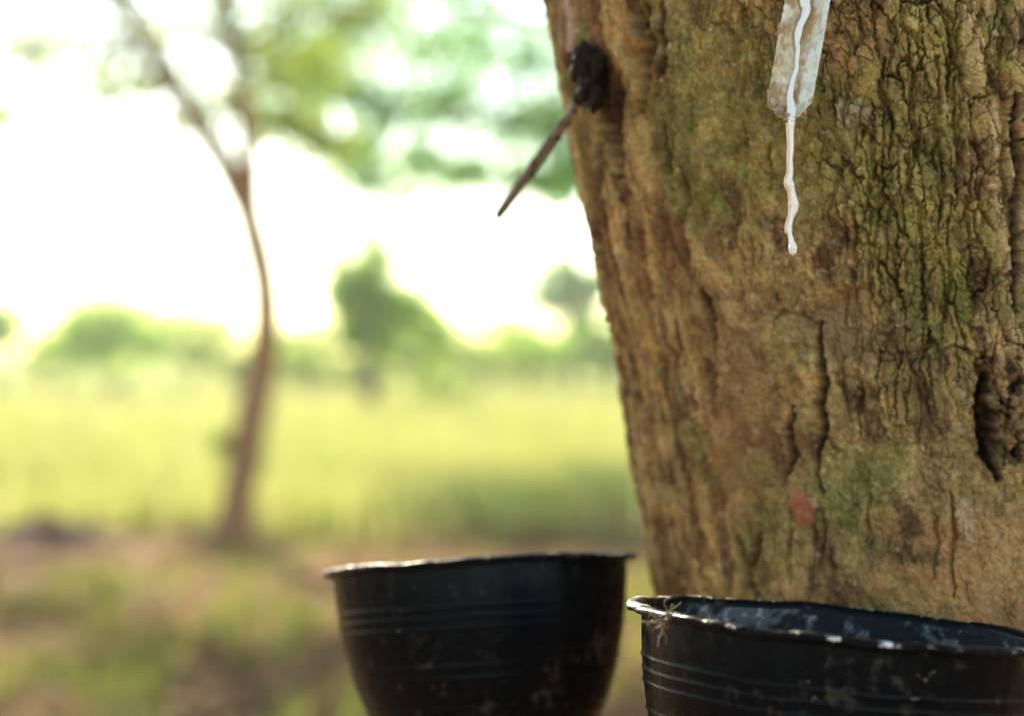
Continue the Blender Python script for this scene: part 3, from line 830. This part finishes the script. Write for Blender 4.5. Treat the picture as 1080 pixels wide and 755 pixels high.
# grass
def blades(name, n, sampler, hmin, hmax, wid, material, label, seed, lean=.5):
    rng = np.random.default_rng(seed)
    x, y = sampler(rng, n); n = len(x)
    z = gz(x, y)
    a = rng.uniform(0, 2*np.pi, n); hh = rng.uniform(hmin, hmax, n)*(.6+.8*vn(x/1.5+9, y/1.5+9, 77))
    w = wid*rng.uniform(.6, 1.4, n)
    la = rng.uniform(0, 2*np.pi, n); ll = rng.uniform(.1, lean, n)*hh
    ca, sa = np.cos(a), np.sin(a)
    b0 = np.stack([x-ca*w, y-sa*w, z-.01], -1); b1 = np.stack([x+ca*w, y+sa*w, z-.01], -1)
    mx = x+np.cos(la)*ll*.35; my = y+np.sin(la)*ll*.35
    m0 = np.stack([mx-ca*w*.8, my-sa*w*.8, z+hh*.55], -1); m1 = np.stack([mx+ca*w*.8, my+sa*w*.8, z+hh*.55], -1)
    tx = x+np.cos(la)*ll; ty = y+np.sin(la)*ll
    t0 = np.stack([tx-ca*w*.15, ty-sa*w*.15, z+hh], -1); t1 = np.stack([tx+ca*w*.15, ty+sa*w*.15, z+hh], -1)
    V = np.stack([b0, b1, m0, m1, t0, t1], 1).reshape(-1, 3)
    k = np.arange(n)[:, None]*6
    F = np.concatenate([k+np.array([[0, 1, 3, 2]]), k+np.array([[2, 3, 5, 4]])], 0)
    o = link(name, np_mesh(name, V, F), material); tag(o, label, 'grass', None, 'stuff'); return o
GM = leaf_mat('meadow_grass', [(0, (.19, .22, .05)), (.5, (.27, .29, .085)), (.8, (.35, .34, .12)), (1, (.47, .40, .20))], .42)
def meadow(rng, n):
    u = rng.uniform(0, 1, n*2); y = 10.3*(90/10.3)**u
    x = rng.uniform(-.36, .36, n*2)*y
    dens = sst(10.5, 13.5, y+1.6*fbm(x/1.2+4, y/1.2+4, 88, 2))*(.22+.78*sst(-.25, .2, fbm(x/2.6, y/4.5, 89, 3)))
    k = rng.uniform(0, 1, n*2) < dens
    return x[k][:n], y[k][:n]
blades('meadow_grass', 75000, meadow, .12, .34, .010, GM, 'bright yellow green meadow grass in the sunny field', 5)
GN = leaf_mat('short_grass', [(0, (.10, .12, .025)), (.6, (.17, .19, .045)), (1, (.27, .21, .08))], .45, .05)
def near_patch(rng, n):
    y = rng.uniform(3.2, 12, n*3); x = rng.uniform(-.38, .38, n*3)*(y+1.0)
    p = fbm(x/.26+40, y/.5+40, 90, 4, .8)-.02
    k = rng.uniform(0, 1, n*3) < sst(-.02, .30, p)*(1-.85*sst(7.8, 9.0, y))
    return x[k][:n], y[k][:n]
blades('short_grass', 12000, near_patch, .03, .13, .007, GN, 'patchy short green grass among the fallen leaves', 6, .9)

# leaf litter
def leaf_mesh(name, P, size, rng, flat=0.0, asp=.42, fold=.25):
    """P (n,3) -> bent rhombic leaves"""
    n = len(P)
    nrm = rng.normal(size=(n, 3)); nrm[:, 2] = np.abs(nrm[:, 2])*(1+flat*8)+flat*2
    nrm /= np.linalg.norm(nrm, axis=1)[:, None]
    t = rng.normal(size=(n, 3)); t -= (t*nrm).sum(1)[:, None]*nrm; t /= np.linalg.norm(t, axis=1)[:, None]
    b = np.cross(nrm, t); L_ = size*rng.uniform(.6, 1.35, n)[:, None]
    dr = nrm*L_*fold
    v0 = P-t*L_*.5; v1 = P+b*L_*asp*.5+dr*.4; v2 = P+t*L_*.5+dr*.2; v3 = P-b*L_*asp*.5+dr*.4
    v4 = P+t*L_*.05
    V = np.stack([v0, v1, v2, v3], 1).reshape(-1, 3)
    k = np.arange(n)[:, None]*4
    F = np.concatenate([k+np.array([[0, 1, 2]]), k+np.array([[0, 2, 3]])], 0)
    return np_mesh(name, V, F, False)
rng = np.random.default_rng(21)
y = rng.uniform(3.2, 12.5, 16000); x = rng.uniform(-.38, .38, 16000)*(y+1.0)
k_ = rng.uniform(0, 1, 16000) < .25+.75*sst(-.2, .3, fbm(x/1.1+7, y/1.1+7, 95, 3)); x = x[k_]; y = y[k_]
P = np.stack([x, y, gz(x, y)+.012], -1)
LM = leaf_mat('fallen_leaves', [(0, (.10, .045, .020)), (.4, (.21, .098, .040)), (.8, (.30, .155, .066)), (1, (.36, .22, .11))], .2, .02)
o = link('leaf_litter', leaf_mesh('leaf_litter', P, .10, rng, 1.0), LM); tag(o, 'brown fallen leaves covering the bare soil', 'leaves', None, 'stuff')

# soil mound at the far left
mp_ = at(50, 577, 9.9)
n1_, m1_ = 40, 90
A, T_ = np.meshgrid(np.linspace(0, 2*math.pi, m1_, endpoint=False), np.linspace(0, 1, n1_))
rr1 = .5*T_*(1+.22*fbm(np.cos(A)*1.5+3, np.sin(A)*1.5+3, 400, 3))
zz = .15*np.exp(-(T_*1.7)**2)*(1+.6*fbm(rr1*np.cos(A)*9+5, rr1*np.sin(A)*9+5, 401, 4))-.05*T_
V = np.stack([rr1*np.cos(A)*1.1, rr1*np.sin(A)*.8, zz+.01], -1).reshape(-1, 3)
i = np.arange(n1_-1)[:, None]*m1_+np.arange(m1_)[None, :]; j = np.arange(n1_-1)[:, None]*m1_+((np.arange(m1_)+1) % m1_)[None, :]
F = np.stack([i, j, j+m1_, i+m1_], -1).reshape(-1, 4)
sm_, nt, b = mat('red_brown_soil'); n_ = noise_tex(nt, 14, 5, .6, N(nt, 'ShaderNodeTexCoord').outputs['Object'])
L(nt, ramp(nt, n_.outputs['Fac'], [(.35, (.10, .042, .024)), (.65, (.24, .115, .065))]), b.inputs['Base Color']); b.inputs['Roughness'].default_value = .95
o = link('soil_mound', np_mesh('soil_mound', V, F), sm_); o.location = (mp_.x, mp_.y, zg(mp_.x, mp_.y)); tag(o, 'low mound of red brown soil at the left', 'mound', None, 'structure')

# ------------------------------------------------------------------ TREES
BK1 = plain_bark_mat('slender_bark', (.17, .085, .040), (.33, .18, .085), 9)
BK2 = plain_bark_mat('far_bark', (.10, .07, .045), (.20, .15, .10), 5)
LF_near = leaf_mat('leaves_yellow_green', [(0, (.12, .18, .03)), (.5, (.18, .24, .045)), (1, (.26, .30, .08))], .62)
LF_cool = leaf_mat('leaves_cool_green', [(0, (.12, .22, .09)), (.5, (.19, .33, .13)), (1, (.27, .42, .19))], .72)
LF_mid = leaf_mat('leaves_mid_green', [(0, (.13, .24, .035)), (.5, (.21, .35, .05)), (1, (.30, .44, .08))], .72)
LF_bush = leaf_mat('leaves_bush', [(0, (.20, .29, .05)), (.5, (.28, .37, .08)), (1, (.38, .45, .13))], .68)

def crown_points(clumps, per, rng, shell=.55):
    out = []
    for c, r, dn_ in clumps:
        n = int(per*dn_)
        v = rng.normal(size=(n, 3)); v /= np.linalg.norm(v, axis=1)[:, None]
        rad = rng.uniform(0, 1, n)**shell
        wob = 1+.35*(vn(v[:, 0]*2+c[0]*3+50, v[:, 1]*2+v[:, 2]*2+50, 9)-.5)*2
        s = np.array(r if hasattr(r, '__len__') else (r, r, r*.75))
        out.append(np.array(c)[None, :]+v*(rad*wob)[:, None]*s[None, :])
    return np.concatenate(out, 0)

def grow_tree(name, label, base, limbs, clumps, leaf, per, lmat, bmat, seed, group=None, cat='tree', twigs=True):
    """limbs: list of (points, r0, r1) in world space; clumps: (centre, radius, density)"""
    rnd = random.Random(seed); rng = np.random.default_rng(seed)
    root = empty(name, base); tag(root, label, cat, group)
    inv = Matrix.Translation(-Vector(base))
    V, F = [], []; nodes = []
    for pts, r0, r1 in limbs:
        p = smooth_path(pts, 7)
        rs = [r0+(r1-r0)*(i/(len(p)-1))**.8 for i in range(len(p))]
        tube(p, rs, 12, V, F, .05, rnd)
        nodes += [(q, r) for q, r in zip(p[len(p)//3:], rs[len(p)//3:])]
    if twigs:
        for c, r, dn_ in clumps:
            cv = Vector(c)
            q, qr = min(nodes, key=lambda t: (t[0]-cv).length+max(0, t[0].z-cv.z)*.6)
            mid = q.lerp(cv, .5)+Vector((rnd.uniform(-.1, .1), rnd.uniform(-.1, .1), rnd.uniform(0, .2)))*(q-cv).length
            r0 = min(qr*.6, .012+.012*(q-cv).length); rmax = r if not hasattr(r, '__len__') else max(r)
            p = smooth_path([q, mid, cv], 5); tube(p, [r0*(1-.75*i/(len(p)-1)) for i in range(len(p))], 6, V, F)
            for s_ in range(3):
                e = cv+Vector((rnd.uniform(-1, 1), rnd.uniform(-1, 1), rnd.uniform(-.6, .8)))*rmax*.7
                tube([mid.lerp(cv, .5), cv.lerp(e, .5)+Vector((0, 0, .03)), e], [r0*.5, r0*.3, r0*.1], 5, V, F)
    t = link('trunk', py_mesh('trunk', V, F), bmat, root); t.matrix_parent_inverse = inv
    P = crown_points(clumps, per, rng)
    P = P[P[:, 2] > .15]
    c = link('crown', leaf_mesh('crown', P, leaf, rng), lmat, root); c.matrix_parent_inverse = inv
    return root

# --- A: the slender forked tree in the middle distance
YA = 9.75
def A_(x, y, dy=0): return at(x, y, YA+dy)
rnd = random.Random(4)
baseA = A_(243, 583); baseA.z = zg(baseA.x, baseA.y)-.02
stem = [A_(241, 590), A_(246, 560), A_(252, 520), A_(264, 450), A_(277, 385), A_(281, 335), A_(277, 285), A_(266, 240)]
limbL = [A_(277, 285), A_(262, 228), A_(232, 165, .05), A_(188, 92, .1), A_(128, 0, .2), A_(70, -95, .3), A_(10, -220, .5), A_(-40, -380, .7)]
limbR = [A_(275, 275), A_(266, 225), A_(263, 160, -.05), A_(254, 85, -.1), A_(238, 0, -.1), A_(225, -110, 0), A_(240, -250, .3), A_(235, -420, .5)]
limbs = [([A_(238, 592), A_(243, 572), A_(249, 540)], .17, .088), (stem, .100, .074), (limbL, .080, .050), (limbR, .064, .040)]
for tgt in [(195, 592), (288, 585), (222, 600)]:      # roots
    limbs.append(([A_(243, 566), A_((243+tgt[0])/2, 580), A_(tgt[0], tgt[1]-2), A_(tgt[0]*1.25-60, tgt[1]+10)], .13, .045))
limbs.append(([A_(265, 450), A_(250, 458), A_(236, 466)], .012, .004))
cl = [(A_(236, 466), .06, .10)]
for (x, y, r, dns, dy) in [(70, -60, .55, .6, .5), (150, -20, .42, .4, .3), (40, 40, .30, .16, .6), (110, 60, .34, .35, .1), (60, 100, .34, .22, .4), (165, 90, .34, .22, 0), (20, 60, .3, .22, .3), (300, 90, .34, .28, 0), (330, 150, .3, .2, .2), (215, 150, .25, .14, .1), (100, 140, .25, .10, .2), (250, 60, .35, .28, .1), (205, 30, .34, .25, -.2), (185, -80, .5, .5, -.2), (260, -40, .5, .5, .3),
                       (300, 20, .38, .34, -.3), (235, 110, .22, .22, .2), (325, 70, .30, .22, .3), (345, -60, .5, .5, .2), (300, 130, .2, .20, 0), (255, -180, .7, 1.2, 0), (80, -200, .7, 1.2, .3),
                       (170, -160, .6, 1.0, 0), (-40, -120, .6, 1.0, .5), (395, 20, .34, .25, -.2), (120, 100, .22, .07, .3), (350, 150, .18, .16, .2), (-60, -300, .8, 1.0, .5), (240, -360, .8, 1.2, .4)]:
    cl.append((A_(x, y, dy), r, dns))
grow_tree('slender_tree', 'slender forked tree with a leaning reddish brown trunk standing alone in the middle distance', baseA, limbs, cl, .085, 560, LF_near, BK1, 31)

# --- B: broad tree whose trunk stands behind the foreground trunk, its crown hanging over the middle
YBt = 17.0
def B_(x, y, dy=0): return at(x, y, YBt+dy)
bB = B_(800, 500); bB.z = zg(bB.x, bB.y)-.03
limbs = [([Vector((bB.x, bB.y, bB.z)), B_(798, 380), B_(790, 200), B_(770, 20), B_(740, -150), B_(700, -330)], .17, .06),
         ([B_(786, 150), B_(700, 70), B_(600, 30), B_(500, 10, -.3), B_(420, -20, -.6), B_(340, -40, -.8)], .08, .025),
         ([B_(775, 40), B_(690, -40), B_(580, -100, .4), B_(460, -150, .6), B_(360, -170, .8)], .08, .03),
         ([B_(700, 70), B_(640, 90, -.5), B_(570, 110, -.7), B_(500, 130, -.8)], .04, .012),
         ([B_(785, 120), B_(860, 20, .3), B_(960, -60, .6), B_(1060, -140, .8)], .08, .03)]
cl = []
rB_ = random.Random(17)
for (x, y, r, dns) in [(380, 20, .62, .8), (440, 60, .6, .95), (500, 40, .6, 1.0), (560, 60, .6, 1.0), (470, 110, .5, 1.1), (540, 130, .5, 1.2), (590, 130, .45, 1.2), (410, 120, .42, .9), (360, 95, .4, .75), (385, 165, .3, .6), (440, 165, .32, .65), (310, 90, .45, .5), (320, 150, .4, .36), (370, 185, .4, .36), (470, 185, .42, .6), (540, 195, .4, .55), (420, 200, .3, .3), (590, 205, .3, .5), (300, 40, .5, .5), (290, 120, .35, .3),
                       (500, 180, .26, .5), (560, 190, .26, .5), (600, 180, .32, .8), (350, 40, .5, .8), (420, -40, .8, 1.4), (520, -50, .8, 1.5), (620, -30, .8, 1.5), (330, -60, .7, 1.1), (640, 60, .6, 1.1), (660, 140, .5, .9),
                       (700, 0, .9, 1.4), (760, 60, .8, 1.1), (840, -20, .9, 1.3), (950, -60, .9, 1.3), (1050, -120, .9, 1.3), (560, -160, 1.0, 1.6), (430, -180, 1.0, 1.5), (700, -220, 1.1, 1.6), (850, -200, 1.0, 1.4), (690, 200, .35, .4), (385, 200, .14, .12)]:
    cl.append((B_(x, y, rB_.uniform(-1.0, 1.0)), r, dns))
grow_tree('broad_tree', 'leafy tree whose blue green crown hangs between the slender tree and the big trunk', bB, limbs, cl, .125, 430, LF_cool, BK2, 32)

# --- C: tree beyond the left edge, a few sprays reaching into the frame
YC = 13.0
def C_(x, y, dy=0): return at(x, y, YC+dy)
bC = C_(-170, 540); bC.z = zg(bC.x, bC.y)-.03
limbs = [([Vector(bC), C_(-175, 380), C_(-160, 220), C_(-180, 50), C_(-150, -120)], .12, .05),
         ([C_(-165, 250), C_(-90, 170), C_(-20, 130), C_(30, 110)], .05, .01), ([C_(-175, 90), C_(-100, 20), C_(-30, -20)], .05, .02)]
cl = [(C_(x, y, rB_.uniform(-.5, .5)), r, d_) for x, y, r, d_ in [(-10, 125, .22, .5), (40, 150, .18, .12), (-70, 140, .4, .7), (-60, 30, .5, .9), (-10, -60, .5, .9), (-130, -60, .8, 1.3), (-200, 60, .7, 1.0), (75, 95, .2, .08), (30, 60, .25, .12)]]
grow_tree('overhanging_tree', 'tree at the far left whose thin leafy spray enters beside the left edge', bC, limbs, cl, .10, 330, LF_mid, BK2, 33)

# --- D..: field trees and bushes
def blob_clumps(cx, cy, rx, ry, Y, n, seed, dens=.6, top=1.0):
    rn = random.Random(seed); out = []
    for i in range(max(3, n//3)):
        a = rn.uniform(0, 2*math.pi); q = rn.uniform(.80, 1.05)
        out.append((at(cx+rx*q*math.cos(a), cy+ry*q*math.sin(a), Y), rn.uniform(.16, .3)*min(rx, ry)*Y/FPX, dens*rn.uniform(.06, .16)))
    for i in range(n):
        a = rn.uniform(0, 2*math.pi); q = math.sqrt(rn.uniform(0, 1))*.8
        x = cx+rx*q*math.cos(a); yy = cy+ry*q*math.sin(a)
        s = rn.uniform(.28, .5)*min(rx, ry)*1.15*Y/FPX
        out.append((at(x, yy, Y+rn.uniform(-1, 1)*rx*.6*Y/FPX), s, dens*rn.uniform(.6, 1.2)))
    return out
YD = 36.0
bD = at(391, 440, YD); bD.z = zg(bD.x, bD.y)-.05
D_ = lambda x, y, dy=0: at(x, y, YD+dy)
limbs = [([Vector(bD), D_(391, 400), D_(389, 360), D_(392, 310), D_(395, 262)], .17, .05), ([D_(390, 375), D_(405, 345), D_(425, 320)], .07, .02), ([D_(390, 370), D_(375, 340), D_(362, 310)], .06, .02)]
cl = blob_clumps(388, 300, 46, 58, YD, 34, 41, .62)+blob_clumps(412, 335, 56, 36, YD, 18, 2, .9)+blob_clumps(375, 350, 36, 30, YD, 10, 13, .8)+blob_clumps(372, 310, 28, 30, YD, 6, 3, .6)+[(D_(393, 248), .3, .4)]
grow_tree('field_tree', 'mid green tree with a tapering crown in the field, right of the slender trunk', bD, limbs, cl, .17, 165, LF_mid, BK2, 34, 'trees across the field')
YE = 62.0
bE = at(604, 410, YE); bE.z = zg(bE.x, bE.y)-.05
E_ = lambda x, y, dy=0: at(x, y, YE+dy)
limbs = [([Vector(bE), E_(604, 370), E_(602, 335), E_(598, 290)], .22, .06), ([E_(603, 345), E_(585, 320), E_(570, 300)], .1, .03), ([E_(603, 345), E_(620, 325), E_(630, 305)], .1, .03)]
grow_tree('field_tree', 'pale distant round crowned tree beside the big trunk', bE, limbs, blob_clumps(594, 302, 52, 36, YE, 26, 5, .8)+blob_clumps(622, 332, 36, 28, YE, 12, 6, .6)+blob_clumps(565, 308, 22, 16, YE, 6, 66, .4), .26, 150, LF_cool, BK2, 35, 'trees across the field')
YF = 58.0
bF = at(0, 408, YF); bF.z = zg(bF.x, bF.y)-.05
F_ = lambda x, y, dy=0: at(x, y, YF+dy)
grow_tree('field_tree', 'dark green tree cut by the left edge of the picture, behind the field', bF, [([Vector(bF), F_(0, 370), F_(-2, 320)], .22, .08), ([F_(0, 360), F_(12, 335)], .1, .03)],
          blob_clumps(-8, 335, 36, 40, YF, 16, 7, .8), .24, 170, LF_mid, BK2, 36, 'trees across the field')

def bush(label, cx, top, bot, w, Y, lmat, seed, leaf=.2, n=16, dens=.7, per=170):
    b_ = at(cx, bot, Y); b_.z = zg(b_.x, b_.y)-.05
    h2 = (bot-top)/2
    cl = blob_clumps(cx, (top+bot)/2+2, w*.62, h2, Y, int(n*1.2), seed, dens)+blob_clumps(cx-w*.2, (top*.35+bot*.65), w*.7, h2*.55, Y, int(n*.6), seed+9, dens)
    rq = random.Random(seed+3)
    cl += [(at(cx+rq.uniform(-.5, .5)*w, top+rq.uniform(-7, 9), Y), rq.uniform(4, 8)*Y/FPX, dens*.18) for _ in range(5)]
    rn = random.Random(seed)
    limbs = [([Vector(b_), Vector(b_).lerp(Vector(c[0]), .5)+Vector((0, 0, .1)), Vector(c[0])], .06, .02) for c in cl[:5]]
    root = grow_tree('bush', label, b_, limbs, cl, leaf, per, lmat, BK2, seed, 'bushes along the far side of the field', 'bush', False)
    for ch in root.children:
        if ch.name.startswith('trunk'): ch.name = 'stems'
        else: ch.name = 'foliage'
    return root
bush('dark rounded bush at the left, behind the field', 118, 305, 396, 105, 52, LF_mid, 51, .2, 22, .9)
bush('pale yellow green bush between the dark rounded bush and the slender trunk', 190, 312, 396, 100, 60, LF_bush, 52, .24, 20, .6)
bush('low bush just left of the slender trunk across the field', 248, 345, 398, 70, 62, LF_bush, 53, .24, 12, .6)
bush('low spreading bush between the left edge tree and the dark rounded bush', 55, 358, 398, 80, 60, LF_bush, 54, .24, 12, .6)
bush('wide low bush just right of the slender trunk', 335, 350, 402, 80, 56, LF_bush, 55, .24, 14, .6)
bush('dark tall bush right behind the tapering field tree', 440, 305, 396, 62, 50, LF_mid, 56, .2, 16, .9)
bush('broad bush in the middle of the far hedge line', 500, 345, 396, 90, 60, LF_bush, 57, .24, 16, .7)
bush('dark bush of the far hedge line below the pale round tree', 570, 352, 394, 80, 62, LF_mid, 58, .24, 16, .7)
bush('bush of the far hedge line touching the edge of the big trunk', 640, 340, 396, 80, 58, LF_mid, 59, .24, 16, .8)
bush('low bright bush at the foot of the tapering field tree', 385, 372, 404, 60, 48, LF_bush, 63, .2, 12, .8)
bush('small bright bush standing forward in the field', 470, 383, 424, 44, 42, LF_bush, 60, .16, 9, .7)
bush('wide low bright bush in the hedge line between the tapering tree and the slender trunk', 318, 345, 398, 90, 66, LF_bush, 61, .24, 18, .9)
bush('tallest bright bush in the hedge line, standing right of the dark tall bush', 545, 338, 398, 80, 68, LF_bush, 62, .24, 18, .9)
# far wood: one mass
rng = np.random.default_rng(77)
n = 26000
x = rng.uniform(-75, 95, n); y = 95+rng.uniform(0, 12, n)
top = 2.0+1.6*vn(x/7+3, x*0, 5)+.9*vn(x/2.3, x*0, 6)
z = rng.uniform(-.3, 1, n)**1*top
far = link('far_wood', leaf_mesh('far_wood', np.stack([x, y, z], -1), .5, rng), LF_bush)
tag(far, 'low distant wood along the horizon', 'wood', None, 'stuff')

# ------------------------------------------------------------------ LIGHT
SUN_EL = R_(31); SUN_AZ = R_(-17)      # behind the scene, to the left
sdir = Vector((math.sin(SUN_AZ)*math.cos(SUN_EL), math.cos(SUN_AZ)*math.cos(SUN_EL), math.sin(SUN_EL)))
sun = bpy.data.lights.new('sun', 'SUN'); sun.energy = 4.0; sun.angle = R_(.5); sun.color = (1, .90, .74)
so = bpy.data.objects.new('sun', sun); C.objects.link(so)
so.rotation_euler = (-sdir).to_track_quat('-Z', 'Y').to_euler()
w = bpy.data.worlds.new('World'); sc.world = w; w.use_nodes = True
nt = w.node_tree; bg = nt.nodes['Background']
sky = nt.nodes.new('ShaderNodeTexSky'); sky.sky_type = 'NISHITA'; sky.sun_disc = False
sky.sun_elevation = SUN_EL; sky.sun_rotation = SUN_AZ
sky.air_density = 1.0; sky.dust_density = .35; sky.ozone_density = 1.0
nt.links.new(sky.outputs[0], bg.inputs[0]); bg.inputs[1].default_value = .15

# haze
hz = bmesh.new(); bmesh.ops.create_cube(hz, size=1)
hm = bpy.data.meshes.new('haze'); hz.to_mesh(hm); hz.free()
ho = link('haze', hm); ho.scale = (470, 350, 13.5); ho.location = (0, 110, 13.5/2-1.4)
tag(ho, 'thin sunlit haze hanging over the field', 'haze', None, 'stuff')
m = bpy.data.materials.new('haze'); m.use_nodes = True; nt = m.node_tree; nt.nodes.clear()
out = nt.nodes.new('ShaderNodeOutputMaterial'); pv = nt.nodes.new('ShaderNodeVolumePrincipled')
pv.inputs['Color'].default_value = (.98, .98, .96, 1); pv.inputs['Density'].default_value = .0010; pv.inputs['Anisotropy'].default_value = .80
nt.links.new(pv.outputs[0], out.inputs['Volume']); hm.materials.append(m)

# ------------------------------------------------------------------ CAMERA
cam = bpy.data.cameras.new('camera'); co = bpy.data.objects.new('camera', cam); C.objects.link(co)
co.location = (0, 0, CAMZ); co.rotation_euler = (R_(90), 0, 0)
cam.sensor_width = 36; cam.lens = FPX/1080*36; cam.clip_start = .05; cam.clip_end = 2000
cam.dof.use_dof = True; cam.dof.focus_distance = .672; cam.dof.aperture_fstop = cam.lens/1000/.0125
sc.camera = co
vs = sc.view_settings; vs.view_transform = 'Standard'; vs.look = 'None'; vs.gamma = 1; vs.use_curve_mapping = False
vs.exposure = 1.68
vs.use_white_balance = True; vs.white_balance_temperature = 7300; vs.white_balance_tint = 6
sc.render.engine = 'CYCLES'
sc.cycles.use_denoising = True
sc.cycles.max_bounces = 8; sc.cycles.volume_bounces = 1; sc.cycles.transparent_max_bounces = 8
